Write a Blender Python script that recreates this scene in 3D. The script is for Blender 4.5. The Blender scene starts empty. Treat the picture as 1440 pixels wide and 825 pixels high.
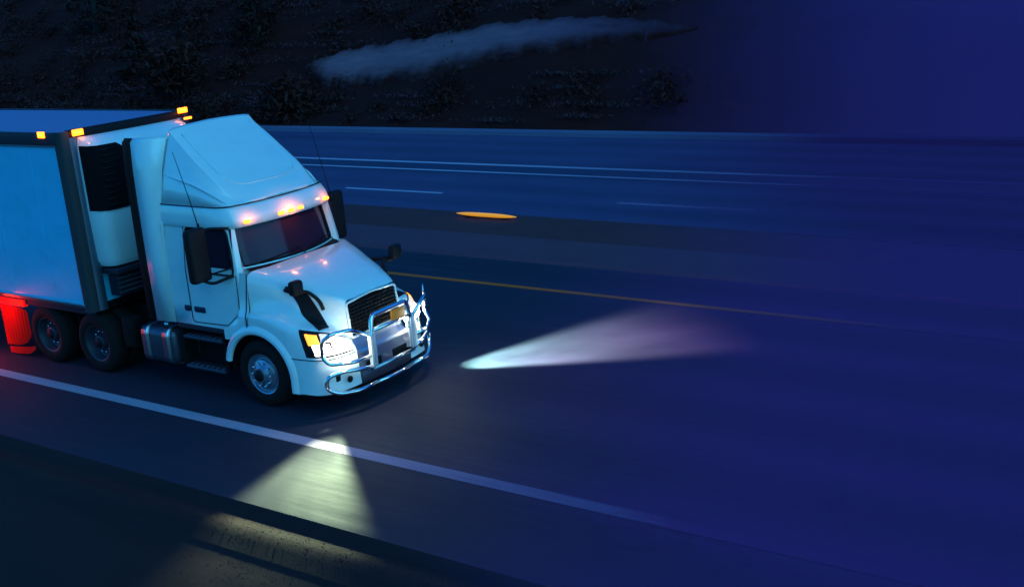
import bpy, bmesh, math, random
import numpy as np
from mathutils import Vector
random.seed(7); rng = np.random.default_rng(7)
S = bpy.context.scene
COL = S.collection
R = math.radians

# ------------------------------------------------------------------ camera
cd = bpy.data.cameras.new('camera'); cam = bpy.data.objects.new('camera', cd); COL.objects.link(cam)
YAW, PIT, ROL = -0.6073, 0.2786, -0.0774
_f = Vector((math.sin(YAW)*math.cos(PIT), math.cos(YAW)*math.cos(PIT), -math.sin(PIT)))
_r = Vector((math.cos(YAW), -math.sin(YAW), 0)); _u = _r.cross(_f)
_r2 = _r*math.cos(ROL)+_u*math.sin(ROL); _u2 = -_r*math.sin(ROL)+_u*math.cos(ROL)
from mathutils import Matrix
cam.matrix_world = Matrix(((_r2.x, _u2.x, -_f.x, 12.183), (_r2.y, _u2.y, -_f.y, -10.831), (_r2.z, _u2.z, -_f.z, 6.013), (0, 0, 0, 1)))
cd.sensor_width = 36; cd.lens = 1581.56/1440*36; cd.clip_end = 2000
S.camera = cam

# ------------------------------------------------------------------ world
W = bpy.data.worlds.new('World'); S.world = W; W.use_nodes = True
nt = W.node_tree; nt.nodes.clear()
out = nt.nodes.new('ShaderNodeOutputWorld'); bg = nt.nodes.new('ShaderNodeBackground')
sky = nt.nodes.new('ShaderNodeTexSky'); sky.sky_type = 'NISHITA'; sky.sun_disc = False
sky.sun_elevation = R(4); sky.sun_rotation = R(75); sky.ozone_density = 6; sky.air_density = 1.0; sky.dust_density = .5
mul = nt.nodes.new('ShaderNodeMix'); mul.data_type = 'RGBA'; mul.blend_type = 'MULTIPLY'; mul.inputs[0].default_value = 1
mul.inputs[7].default_value = (0.31, 1.0, 1.10, 1)     # dusk white balance of the photograph
nt.links.new(sky.outputs[0], mul.inputs[6]); nt.links.new(mul.outputs[2], bg.inputs[0]); nt.links.new(bg.outputs[0], out.inputs[0])
bg.inputs[1].default_value = 0.15
# weak, very soft last light from ahead of the truck
sl = bpy.data.lights.new('sun', 'SUN'); sl.energy = 0.22; sl.angle = R(60); sl.color = (0.17, 0.82, 1.0)
so = bpy.data.objects.new('sun', sl); COL.objects.link(so)
so.rotation_euler = Vector((-.75, .35, -.62)).to_track_quat('-Z', 'Y').to_euler()
S.view_settings.view_transform = 'Standard'; S.view_settings.look = 'None'; S.view_settings.gamma = 1; S.view_settings.exposure = 2
S.cycles.max_bounces = 6; S.cycles.use_denoising = True; S.cycles.sample_clamp_indirect = 4

# ------------------------------------------------------------------ materials
def mat(name, col=(.5, .5, .5), rough=.5, metal=0, coat=0, emit=None, estr=0, spec=.5, coatr=.05):
    m = bpy.data.materials.new(name); m.use_nodes = True
    b = m.node_tree.nodes['Principled BSDF']
    b.inputs['Base Color'].default_value = (*col, 1); b.inputs['Roughness'].default_value = rough
    b.inputs['Metallic'].default_value = metal; b.inputs['Coat Weight'].default_value = coat
    b.inputs['Coat Roughness'].default_value = coatr
    b.inputs['Specular IOR Level'].default_value = spec
    if emit: b.inputs['Emission Color'].default_value = (*emit, 1); b.inputs['Emission Strength'].default_value = estr
    return m
def nodes(m): return m.node_tree.nodes, m.node_tree.links, m.node_tree.nodes['Principled BSDF']
def coords(m, scale):
    n, l, b = nodes(m)
    tc = n.new('ShaderNodeTexCoord'); mp = n.new('ShaderNodeMapping'); mp.inputs['Scale'].default_value = scale
    l.new(tc.outputs['Object'], mp.inputs[0]); return mp.outputs[0]
def noise(m, scale3, sc=1., det=4., rough=.55):
    n, l, b = nodes(m); t = n.new('ShaderNodeTexNoise'); t.inputs['Scale'].default_value = sc
    t.inputs['Detail'].default_value = det; t.inputs['Roughness'].default_value = rough
    l.new(coords(m, scale3), t.inputs['Vector']); return t.outputs['Fac']
def ramp(m, fac, stops):
    n, l, b = nodes(m); r = n.new('ShaderNodeValToRGB'); e = r.color_ramp.elements
    while len(e) < len(stops): e.new(.5)
    for k, (p, c) in enumerate(stops): e[k].position = p; e[k].color = (*c, 1) if len(c) == 3 else c
    l.new(fac, r.inputs[0]); return r.outputs[0]
def mixc(m, fac, a, b_, mode='MIX'):
    n, l, b = nodes(m); x = n.new('ShaderNodeMix'); x.data_type = 'RGBA'; x.blend_type = mode
    for s, v in ((0, fac), (6, a), (7, b_)):
        if isinstance(v, (int, float)): x.inputs[s].default_value = v
        elif isinstance(v, tuple): x.inputs[s].default_value = (*v, 1)
        else: l.new(v, x.inputs[s])
    return x.outputs[2]
def math_(m, op, a, b_=0., c=None, clamp=False):
    n, l, b = nodes(m); x = n.new('ShaderNodeMath'); x.operation = op; x.use_clamp = clamp
    for s, v in ((0, a), (1, b_), (2, c)):
        if v is None: continue
        if isinstance(v, (int, float)): x.inputs[s].default_value = v
        else: l.new(v, x.inputs[s])
    return x.outputs[0]
def bump(m, fac, strength, dist):
    n, l, b = nodes(m); x = n.new('ShaderNodeBump'); x.inputs['Strength'].default_value = strength; x.inputs['Distance'].default_value = dist
    l.new(fac, x.inputs['Height']); l.new(x.outputs[0], b.inputs['Normal'])
def setin(m, name, sock):
    n, l, b = nodes(m)
    if isinstance(sock, (int, float)): b.inputs[name].default_value = sock
    else: l.new(sock, b.inputs[name])

def paint(name, col, rough=.22, grime=.12):
    m = mat(name, col, rough, 0, 1.0, coatr=.06)
    d = noise(m, (1.2, 1.2, 2.2), 1.6, 6, .65)
    d2 = noise(m, (3, 3, .6), 2.5, 5, .6)
    c = mixc(m, math_(m, 'MULTIPLY', ramp(m, d, [(.45, (0, 0, 0)), (.75, (1, 1, 1))]), grime, clamp=True), col, tuple(x*.45 for x in col))
    setin(m, 'Base Color', c)
    setin(m, 'Coat Roughness', math_(m, 'MULTIPLY_ADD', d2, .12, .02))
    return m
M = {}
M['paint'] = paint('white_paint', (.74, .80, .78))
M['fairing'] = M['paint']
M['trailer'] = paint('trailer_paint', (.05, .60, .86), .35, .25)
M['roof'] = mat('trailer_roof', (.22, .20, .36), .6, spec=.3)
M['rail'] = mat('dark_rail', (.035, .03, .045), .5, .2, spec=.3)
M['post'] = mat('aluminium_post', (.16, .20, .26), .35, .7)
M['black'] = mat('black_plastic', (.009, .0065, .008), .6, spec=.2)
M['rubber'] = mat('rubber', (.014, .007, .006), .8, spec=.2)
M['frame'] = mat('chassis', (.010, .006, .006), .75, spec=.15)
M['glass'] = mat('tinted_glass', (.03, .014, .028), .08, 0, .2, spec=.16)
M['chrome'] = mat('chrome', (.75, .78, .82), .12, 1)
M['steel'] = mat('brushed_steel', (.42, .46, .52), .3, 1)
M['alu'] = mat('tank_aluminium', (.09, .09, .12), .40, .7)
M['rim2'] = mat('drive_wheel_rim', (.06, .05, .07), .5, .5)
M['post_dark'] = mat('corner_post_dark', (.05, .045, .05), .6, .2, spec=.3)
M['guard'] = mat('guard_plate', (.8, .8, .78), .32, .55)
M['red_glow'] = mat('painted_red_glow', (.75, .008, .004), .5, spec=.1)
M['rim'] = mat('wheel_rim', (.34, .33, .40), .34, .8)
M['seam'] = mat('panel_gap', (.01, .015, .025), .6)
M['grille'] = mat('grille_mesh', (.006, .006, .007), .8, spec=.1)
M['slat'] = mat('grille_slat', (.008, .008, .009), .7, spec=.15)
M['amber'] = mat('amber_lens', (.9, .3, .02), .3, emit=(1, .17, .004), estr=1.5)
M['amberc'] = mat('amber_core', (1, .6, .1), .3, emit=(1, .42, .03), estr=.9)
M['turn'] = mat('turn_lens', (.9, .4, .05), .2, emit=(1, .30, .02), estr=.6)
M['lamp'] = mat('headlamp_glow', (1, 1, .95), .3, emit=(1, .98, .84), estr=3.0)
M['lampdim'] = mat('headlamp_reflector', (.8, .8, .78), .15, .8, emit=(1, .96, .8), estr=.18)
M['red'] = mat('red_lens', (.7, .01, .01), .3, emit=(1, .006, .003), estr=.20)
M['reddk'] = mat('red_lens_dim', (.5, .01, .01), .3, emit=(1, .006, .003), estr=.06)
M['plate'] = mat('plate', (.50, .16, .012), .5, emit=(1, .42, .015), estr=.028)  # faint amber emission added, the plate is no lamp
M['decal'] = mat('dark_badge', (.012, .02, .05), .4)

# ------------------------------------------------------------------ helpers
def tag(o, label=None, cat=None, group=None, kind=None):
    if label: o['label'] = label
    if cat: o['category'] = cat
    if group: o['group'] = group
    if kind: o['kind'] = kind
    return o
def empty(name, loc, label, cat, group=None):
    o = bpy.data.objects.new(name, None); COL.objects.link(o); o.location = loc; return tag(o, label, cat, group)
def link(name, me, m, parent=None, smooth=True):
    o = bpy.data.objects.new(name, me); COL.objects.link(o)
    if m is not None and not me.materials: me.materials.append(m)
    if smooth and len(me.polygons): me.polygons.foreach_set('use_smooth', [True]*len(me.polygons))
    if parent is not None: o.parent = parent
    return o
class MB:
    def __init__(s): s.v = []; s.f = []; s.mi = []; s.cur = 0
    def add(s, vs, fs):
        k = len(s.v); s.v += [tuple(p) for p in vs]; s.f += [tuple(k+i for i in f) for f in fs]; s.mi += [s.cur]*len(fs); return s
    def box(s, a, b, bev=0.0):
        (x0, y0, z0), (x1, y1, z1) = a, b
        if bev <= 0:
            vs = [(x, y, z) for x in (x0, x1) for y in (y0, y1) for z in (z0, z1)]
            return s.add(vs, [(0, 1, 3, 2), (4, 6, 7, 5), (0, 4, 5, 1), (2, 3, 7, 6), (0, 2, 6, 4), (1, 5, 7, 3)])
        bm = bmesh.new(); bmesh.ops.create_cube(bm, size=1)
        for v in bm.verts: v.co = Vector((x0+(v.co.x+.5)*(x1-x0), y0+(v.co.y+.5)*(y1-y0), z0+(v.co.z+.5)*(z1-z0)))
        bmesh.ops.bevel(bm, geom=bm.edges[:], offset=bev, segments=3, affect='EDGES', profile=.5)
        bm.verts.ensure_lookup_table(); bm.verts.index_update()
        s.add([v.co[:] for v in bm.verts], [[v.index for v in f.verts] for f in bm.faces]); bm.free(); return s
    def grid(s, P, flip=False, skip=None, closeu=False):
        # P[i][j] points
        n, m_ = len(P), len(P[0]); k = len(s.v)
        for row in P: s.v += [tuple(p) for p in row]
        for i in range(n if closeu else n-1):
            for j in range(m_-1):
                if skip and skip(i, j): continue
                i2 = (i+1) % n
                q = (k+i*m_+j, k+i2*m_+j, k+i2*m_+j+1, k+i*m_+j+1)
                s.f.append(q[::-1] if flip else q); s.mi.append(s.cur)
        return s
    def tube(s, pts, r, n=8, closed=False, rad=None):
        pts = [Vector(p) for p in pts]; N = len(pts); rings = []
        prev = None
        for i, p in enumerate(pts):
            if closed: t = (pts[(i+1) % N]-pts[i-1])
            else: t = pts[min(i+1, N-1)]-pts[max(i-1, 0)]
            t.normalize()
            a = prev if prev is not None else (Vector((0, 0, 1)) if abs(t.z) < .9 else Vector((1, 0, 0)))
            e1 = (a-t*a.dot(t)).normalized(); e2 = t.cross(e1); prev = e1
            rr = rad[i] if rad else r
            rings.append([p+e1*rr*math.cos(2*math.pi*k/n)+e2*rr*math.sin(2*math.pi*k/n) for k in range(n)])
        k0 = len(s.v)
        for rg in rings: s.v += [tuple(p) for p in rg]
        for i in range(N if closed else N-1):
            for k in range(n):
                a, b = i*n, ((i+1) % N)*n
                s.f.append((k0+a+k, k0+a+(k+1) % n, k0+b+(k+1) % n, k0+b+k)); s.mi.append(s.cur)
        if not closed:
            s.f.append(tuple(k0+k for k in range(n))[::-1]); s.f.append(tuple(k0+(N-1)*n+k for k in range(n))); s.mi += [s.cur]*2
        return s
    def lathe(s, prof, c, n=40, axis='y'):
        # prof: list (radius, offset along axis)
        P = []
        for k in range(n):
            a = 2*math.pi*k/n; row = []
            for (r, o) in prof:
                if axis == 'y': row.append((c[0]+r*math.cos(a), c[1]+o, c[2]+r*math.sin(a)))
                elif axis == 'x': row.append((c[0]+o, c[1]+r*math.cos(a), c[2]+r*math.sin(a)))
                else: row.append((c[0]+r*math.cos(a), c[1]+r*math.sin(a), c[2]+o))
            P.append(row)
        return s.grid(P, closeu=True)
    def build(s, name, m, parent=None, smooth=True, auto=None):
        me = bpy.data.meshes.new(name); me.from_pydata(s.v, [], s.f); me.validate()
        ms = m if isinstance(m, (list, tuple)) else [m]
        for x in ms: me.materials.append(x)
        if len(ms) > 1: me.polygons.foreach_set('material_index', s.mi[:len(me.polygons)])
        bm = bmesh.new(); bm.from_mesh(me); bmesh.ops.recalc_face_normals(bm, faces=bm.faces[:])
        bmesh.ops.remove_doubles(bm, verts=bm.verts[:], dist=1e-5)
        if auto is not None:
            for e in bm.edges:
                if len(e.link_faces) == 2 and e.calc_face_angle(0) > R(auto): e.smooth = False
        bm.to_mesh(me); bm.free()
        return link(name, me, None, parent, smooth)
def arc(p, q, c, n):  # quadratic bezier
    p, q, c = Vector(p), Vector(q), Vector(c)
    return [p*(1-t)**2+c*2*t*(1-t)+q*t*t for t in [i/n for i in range(n+1)]]
def smoothpath(pts, rad, n=5):   # polyline with rounded corners
    pts = [Vector(p) for p in pts]; out_ = [pts[0]]
    for a, b, c in zip(pts, pts[1:], pts[2:]):
        d1 = min(rad, (b-a).length*.45); d2 = min(rad, (c-b).length*.45)
        out_ += arc(b+(a-b).normalized()*d1, b+(c-b).normalized()*d2, b, n)
    return out_+[pts[-1]]
def crom(a, b, c, d, t):
    return tuple(.5*((2*b[k])+(-a[k]+c[k])*t+(2*a[k]-5*b[k]+4*c[k]-d[k])*t*t+(-a[k]+3*b[k]-3*c[k]+d[k])*t**3) for k in range(len(b)))
def cr(seq, u):
    n = len(seq)-1; u = min(max(u, 0), n-1e-9); i = int(u); t = u-i
    g = lambda k: seq[min(max(k, 0), n)]
    a = g(i-1) if i > 0 else tuple(2*x-y for x, y in zip(seq[0], seq[1]))
    d = g(i+2) if i+2 <= n else tuple(2*x-y for x, y in zip(seq[n], seq[n-1]))
    return crom(a, g(i), g(i+1), d, t)

# ------------------------------------------------------------------ ground materials
def ground_mat(name, c1, c2, fade_span=None, rough=(.5, .8), stretch=.12, bumps=.5, tint=None, spec=.2):
    """asphalt: aggregate speckle, polish streaks drawn out along the direction of travel, patches; optional navy fade painted into the colour ahead"""
    m = mat(name, c1, .7, spec=spec)
    streak = noise(m, (stretch, 1, 1), 2.2, 5, .6)
    streak2 = noise(m, (stretch*.5, 3.5, 1), 3.0, 4, .6)
    patch = noise(m, (.3, .5, 1), .7, 3, .5)
    grit = noise(m, (1, 1, 1), 90, 3, .7)
    c = mixc(m, ramp(m, streak, [(.3, (0, 0, 0)), (.7, (1, 1, 1))]), c1, c2)
    c = mixc(m, math_(m, 'MULTIPLY', ramp(m, patch, [(.35, (0, 0, 0)), (.65, (1, 1, 1))]), .4), c, tuple(x*.55 for x in c1))
    c = mixc(m, math_(m, 'MULTIPLY', grit, .5), c, tuple(x*1.7 for x in c2))
    rr = math_(m, 'MULTIPLY_ADD', streak2, rough[1]-rough[0], rough[0])
    if fade_span is not None:
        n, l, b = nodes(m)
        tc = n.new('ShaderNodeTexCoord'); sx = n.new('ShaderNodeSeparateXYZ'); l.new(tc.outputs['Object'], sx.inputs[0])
        a0, a1, ky = fade_span
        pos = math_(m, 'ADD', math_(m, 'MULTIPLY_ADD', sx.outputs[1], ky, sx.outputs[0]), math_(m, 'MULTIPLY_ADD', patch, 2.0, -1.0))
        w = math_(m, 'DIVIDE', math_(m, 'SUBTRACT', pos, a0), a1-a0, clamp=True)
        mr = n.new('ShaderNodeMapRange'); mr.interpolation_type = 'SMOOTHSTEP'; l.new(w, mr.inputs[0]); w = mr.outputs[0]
        c = mixc(m, w, c, tint)  # navy fade put into the base colour, roughness stays the same
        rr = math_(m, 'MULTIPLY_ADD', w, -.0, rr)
    if 'asphalt' in name:
        n, l, b = nodes(m)
        vo = n.new('ShaderNodeTexVoronoi'); vo.feature = 'DISTANCE_TO_EDGE'; vo.inputs['Scale'].default_value = .55
        ad = n.new('ShaderNodeVectorMath'); ad.operation = 'ADD'; nv = n.new('ShaderNodeTexNoise'); nv.inputs['Scale'].default_value = 1.6; nv.inputs['Detail'].default_value = 6
        sv = n.new('ShaderNodeVectorMath'); sv.operation = 'SCALE'; sv.inputs['Scale'].default_value = .9
        cc = coords(m, (.5, 1, 1)); l.new(cc, nv.inputs['Vector']); l.new(nv.outputs['Color'], sv.inputs[0]); l.new(cc, ad.inputs[0]); l.new(sv.outputs[0], ad.inputs[1]); l.new(ad.outputs[0], vo.inputs['Vector'])
        ck = math_(m, 'LESS_THAN', vo.outputs['Distance'], .008)
        ck = math_(m, 'MULTIPLY', ck, math_(m, 'GREATER_THAN', patch, .52))
        c = mixc(m, math_(m, 'MULTIPLY', ck, .10), c, (.006, .005, .007))
        # wheel paths polished darker along each lane
        tcy = n.new('ShaderNodeTexCoord'); sy = n.new('ShaderNodeSeparateXYZ'); l.new(tcy.outputs['Object'], sy.inputs[0])
        wp = math_(m, 'MULTIPLY_ADD', math_(m, 'SINE', math_(m, 'MULTIPLY', sy.outputs[1], 3.35)), .10, .10)
        c = mixc(m, wp, c, (.012, .010, .016))
    setin(m, 'Base Color', c); setin(m, 'Roughness', rr)
    bump(m, grit, bumps, .006)
    return m
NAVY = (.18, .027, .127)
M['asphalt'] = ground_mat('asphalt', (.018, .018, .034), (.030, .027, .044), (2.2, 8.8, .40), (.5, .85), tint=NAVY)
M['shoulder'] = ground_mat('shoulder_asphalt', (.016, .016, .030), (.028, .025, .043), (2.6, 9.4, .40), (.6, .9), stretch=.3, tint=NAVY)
M['far_asphalt'] = ground_mat('far_asphalt', (.066, .046, .105), (.098, .062, .135), (4.0, 13., .5), (.45, .7), tint=(.15, .022, .105))  # lighter base colour stands in for sky reflected at a grazing angle
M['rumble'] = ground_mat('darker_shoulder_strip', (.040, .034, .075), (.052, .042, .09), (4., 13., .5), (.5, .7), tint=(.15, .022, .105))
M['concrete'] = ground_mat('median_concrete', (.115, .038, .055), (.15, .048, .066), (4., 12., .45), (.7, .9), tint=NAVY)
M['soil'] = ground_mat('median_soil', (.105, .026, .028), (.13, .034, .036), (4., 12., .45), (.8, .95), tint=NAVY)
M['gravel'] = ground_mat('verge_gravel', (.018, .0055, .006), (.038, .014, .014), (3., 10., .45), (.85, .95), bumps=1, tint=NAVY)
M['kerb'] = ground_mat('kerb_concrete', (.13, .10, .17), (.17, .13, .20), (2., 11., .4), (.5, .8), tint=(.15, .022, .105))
def line_mat(name, c1, fade_start, fade_end, under=NAVY, wear=.6, rough=.5):
    m = mat(name, c1, .75, spec=.2)
    n, l, b = nodes(m)
    w1 = noise(m, (.25, 3, 1), 3, 6, .7); w2 = noise(m, (1, 1, 1), 40, 4, .7)
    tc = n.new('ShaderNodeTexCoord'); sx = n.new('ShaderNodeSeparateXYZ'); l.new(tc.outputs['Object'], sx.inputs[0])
    x = math_(m, 'DIVIDE', math_(m, 'SUBTRACT', sx.outputs[0], fade_start), fade_end-fade_start, clamp=True)  # lines blend into the painted navy fade along the road
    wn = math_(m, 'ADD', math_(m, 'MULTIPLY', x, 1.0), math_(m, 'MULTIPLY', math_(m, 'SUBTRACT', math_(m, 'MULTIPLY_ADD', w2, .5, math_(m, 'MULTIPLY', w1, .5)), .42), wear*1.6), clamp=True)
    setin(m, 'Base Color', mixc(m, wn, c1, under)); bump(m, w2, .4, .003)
    return m
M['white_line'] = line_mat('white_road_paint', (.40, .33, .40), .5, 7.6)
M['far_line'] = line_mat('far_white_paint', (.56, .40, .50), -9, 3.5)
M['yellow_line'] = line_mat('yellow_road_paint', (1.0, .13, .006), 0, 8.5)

def strip(name, y0, y1, z, m, x0=-320, x1=90, n=60, kind='structure', prof=None, jit=0.):
    prof = prof or [(y0, z), (y1, z)]
    xs = np.concatenate([np.linspace(x0, -24, 14), np.linspace(-20, 24, n), np.linspace(28, x1, 8)])
    mb = MB(); P = [[(x, p[0], p[1]+(rng.normal()*jit if 0 < k < len(prof)-1 else 0)) for k, p in enumerate(prof)] for x in xs]
    mb.grid(P); return tag(mb.build(name, m, None, smooth=len(prof) > 2, auto=40), kind=kind)

# ------------------------------------------------------------------ setting
g = MB(); g.grid([[(x, y, -.35) for y in (-700, -3.6, 200, 700)] for x in (-1200, -20, 20, 700)]); tag(g.build('ground', M['gravel'], None, False), kind='structure')
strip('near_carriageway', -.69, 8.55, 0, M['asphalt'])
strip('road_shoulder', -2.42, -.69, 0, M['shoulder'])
prof = [(-2.42, 0), (-2.47, -.02), (-2.58, -.085), (-2.70, -.075), (-2.82, -.03), (-2.94, -.01), (-3.06, -.03), (-3.22, -.10), (-3.5, -.14), (-3.9, -.16), (-5, -.22), (-9, -.30), (-30, -.34)]
strip('gravel_verge', 0, 0, 0, M['gravel'], prof=prof, n=200, jit=0)
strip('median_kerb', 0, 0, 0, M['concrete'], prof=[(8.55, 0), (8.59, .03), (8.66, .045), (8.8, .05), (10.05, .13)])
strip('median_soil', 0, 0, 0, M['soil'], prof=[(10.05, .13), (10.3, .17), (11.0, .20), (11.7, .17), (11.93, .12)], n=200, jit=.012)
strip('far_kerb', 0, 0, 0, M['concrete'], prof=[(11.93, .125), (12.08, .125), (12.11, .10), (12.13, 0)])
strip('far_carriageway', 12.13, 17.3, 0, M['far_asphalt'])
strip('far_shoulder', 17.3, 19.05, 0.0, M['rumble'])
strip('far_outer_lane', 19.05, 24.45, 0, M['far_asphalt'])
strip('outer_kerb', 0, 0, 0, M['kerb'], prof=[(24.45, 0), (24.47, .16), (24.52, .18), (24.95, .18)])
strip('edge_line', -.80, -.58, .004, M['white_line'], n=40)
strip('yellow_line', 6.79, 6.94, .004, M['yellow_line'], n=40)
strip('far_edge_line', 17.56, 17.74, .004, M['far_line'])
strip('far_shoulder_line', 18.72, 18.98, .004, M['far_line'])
def dash(name, y, x0, x1, m, w=.14):
    g = MB(); g.box((x0, y-w/2, 0), (x1, y+w/2, .004)); return tag(g.build(name, m, None, False), kind='structure')
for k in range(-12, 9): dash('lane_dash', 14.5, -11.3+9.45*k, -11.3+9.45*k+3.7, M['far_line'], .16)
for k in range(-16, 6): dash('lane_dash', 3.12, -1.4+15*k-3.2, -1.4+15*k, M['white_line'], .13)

def stones(name, n, size, m):
    x = rng.uniform(-9, 12, n); y = -2.50-rng.gamma(1.1, .6, n); keep = y > -7; x, y = x[keep], y[keep]; n = len(x)
    z = np.interp(-y, [-p[0] for p in prof], [p[1] for p in prof])
    s = size*rng.uniform(.4, 1.5, n)[:, None, None]
    base = np.array([(1, 0, 0), (0, 1, 0), (-1, 0, 0), (0, -1, 0), (0, 0, .8), (0, 0, -.5)])
    V = base[None]*s*rng.uniform(.6, 1.3, (n, 6, 1)); a = rng.uniform(0, 6.28, n)[:, None]
    X = V[..., 0]*np.cos(a)-V[..., 1]*np.sin(a)+x[:, None]; Y = V[..., 0]*np.sin(a)+V[..., 1]*np.cos(a)+y[:, None]; Z = V[..., 2]+z[:, None]
    V = np.stack([X, Y, Z], -1).reshape(-1, 3)
    F = np.array([(0, 1, 4), (1, 2, 4), (2, 3, 4), (3, 0, 4), (1, 0, 5), (2, 1, 5), (3, 2, 5), (0, 3, 5)])
    F = (F[None]+6*np.arange(n)[:, None, None]).reshape(-1, 3)
    me = bpy.data.meshes.new(name); me.from_pydata(V.tolist(), [], F.tolist()); return link(name, me, m, None, False)
M['stone'] = mat('verge_stone', (.035, .017, .017), .9, spec=.1)
tag(stones('gravel', 9000, .007, M['stone']), 'loose grey gravel scattered over the dark verge beside the shoulder', 'gravel', kind='stuff')

# hillside
def hz(x, y):
    d = max(y-24.95, 0)
    n_ = math.sin(x*.11+1.3)*.5+math.sin(x*.31+y*.2)*.25+math.sin(y*.5+x*.07)*.3
    return .18+d*.62+min(d*.3, 1.0)*n_ if d > 0 else .18
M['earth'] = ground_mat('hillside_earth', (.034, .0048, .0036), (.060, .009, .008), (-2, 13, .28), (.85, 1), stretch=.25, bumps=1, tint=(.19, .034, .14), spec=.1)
g = MB()
xs = np.concatenate([np.linspace(-340, -60, 40), np.linspace(-58, 50, 110), np.linspace(55, 120, 10)])
ys = np.concatenate([np.linspace(24.95, 60, 50), np.linspace(62, 110, 16)])
g.grid([[(x, y, hz(x, y)+(rng.normal()*.07 if y > 25 else 0)) for y in ys] for x in xs]); tag(g.build('hillside', M['earth']), kind='structure')
# pale gravel track cut across the hillside
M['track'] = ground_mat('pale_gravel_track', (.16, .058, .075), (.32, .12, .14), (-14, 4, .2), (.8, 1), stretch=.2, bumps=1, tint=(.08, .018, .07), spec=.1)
PATH = []
TRACK = [(-26.4, 29.15, .15), (-24.5, 29.2, .72), (-22.4, 29.2, .85), (-19.2, 29.15, .85), (-15.6, 29.2, .78), (-13.1, 29.2, .70), (-10.8, 29.25, .6), (-9, 29.3, .46), (-7.5, 29.35, .3), (-6.3, 29.4, .04)]
g = MB(); P = []; ED = []
for i in range(181):
    x, y, w = cr(TRACK, i/20); w *= 1+.10*math.sin(i*.43)+.05*math.sin(i*1.3)
    row = []
    for t in (-1.35, -1.15, -.95, -.7, -.35, 0, .35, .7, .95, 1.15, 1.35):
        yy = y+t*w; row.append((x, yy, hz(x, yy)+(.30-.16*max(0, abs(t)-.9)/.45)*(1-.75*max(0, (i-120)/60))-(.25 if abs(t) > 1.3 else 0)))
        ED.append(max(0., min(1., (1.25-abs(t))/.75))*min(1, i/16)*min(1, (180-i)/80))
    P.append(row)
g.grid(P); tr_ = tag(g.build('gravel_track', M['track']), kind='structure')
at_ = tr_.data.attributes.new('spread', 'FLOAT', 'POINT')
if len(tr_.data.vertices) == len(ED):
    kd = {(round(p[0], 3), round(p[1], 3)): e for p, e in zip([q for r in P for q in r], ED)}
    at_.data.foreach_set('value', [kd.get((round(v.co.x, 3), round(v.co.y, 3)), .5) for v in tr_.data.vertices])
_m = M['track']; _n, _l, _b = nodes(_m)      # gravel thins out into bare earth at the edges of the track
_a = _n.new('ShaderNodeAttribute'); _a.attribute_name = 'spread'
_src = _b.inputs['Base Color'].links[0].from_socket
_nz = noise(_m, (.5, 1.2, 1), 2.2, 8, .75)
_w = math_(_m, 'MULTIPLY_ADD', math_(_m, 'SUBTRACT', _nz, .5), 1.1, _a.outputs['Fac'], clamp=True)
setin(_m, 'Base Color', mixc(_m, _w, (.05, .007, .006), _src))

# vegetation
def leafmat(name, a, b_):
    m = mat(name, a, .7, spec=.2); n, l, b = nodes(m)
    f = noise(m, (1, 1, 1), .8, 3, .6); setin(m, 'Base Color', mixc(m, ramp(m, f, [(.35, (0, 0, 0)), (.65, (1, 1, 1))]), a, b_)); return m
M['leaf'] = leafmat('dark_foliage', (.05, .008, .005), (.085, .013, .009))
M['leaf2'] = leafmat('conifer_needles', (.035, .007, .005), (.06, .010, .007))
M['scrub'] = leafmat('dry_scrub', (.07, .018, .018), (.14, .034, .04))
M['bark'] = mat('bark', (.02, .017, .014), .9)
def leaves(name, pts, size, m, parent=None, elong=1.6):
    n = len(pts); pts = np.asarray(pts); d = rng.normal(size=(n, 3)); d /= np.linalg.norm(d, axis=1)[:, None]
    e = rng.normal(size=(n, 3)); e -= (e*d).sum(1)[:, None]*d; e /= np.linalg.norm(e, axis=1)[:, None]; f = np.cross(d, e)
    s = (size*rng.uniform(.5, 1.3, n))[:, None]
    V = np.stack([pts-d*s*elong, pts+e*s*.5, pts+d*s*elong, pts-e*s*.5+f*s*.25], 1).reshape(-1, 3)
    me = bpy.data.meshes.new(name); me.vertices.add(n*4); me.vertices.foreach_set('co', V.ravel())
    me.loops.add(n*4); me.loops.foreach_set('vertex_index', np.arange(n*4)); me.polygons.add(n)
    me.polygons.foreach_set('loop_start', np.arange(0, n*4, 4)); me.update(calc_edges=True); me.validate()
    return link(name, me, m, parent, False)
def on_track(x, y):
    if x < -26.2 or x > 2: return False
    best = min(TRACK, key=lambda q: abs(q[0]-x))
    # linear interp
    for a, b in zip(TRACK, TRACK[1:]):
        if a[0] <= x <= b[0]:
            t = (x-a[0])/(b[0]-a[0]); yc = a[1]+t*(b[1]-a[1]); w = a[2]+t*(b[2]-a[2]); return -w-1.0 < y-yc < w+.5
    return False
pts = []
cl = [(random.uniform(-110, 6), 25.3+random.random()**1.2*34, random.uniform(.3, 1.0)) for _ in range(1500)]
for x, y, r in cl:
    if x > -12 and random.random() < (x+12)/7: continue
    if on_track(x, y): continue
    k = int(170*r)
    q = rng.normal(size=(k, 3))*(r*.55, r*.5, r*.35); q[:, 0] += x; q[:, 1] += y; q[:, 2] = np.abs(q[:, 2])+hz(x, y)+(q[:, 1]-y)*.62
    pts.append(q[q[:, 1] > 25.1])
tag(leaves('undergrowth', np.concatenate(pts), .085, M['leaf']), 'dark undergrowth covering the hillside beyond the far carriageway', 'undergrowth', kind='stuff')
pts = []
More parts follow.
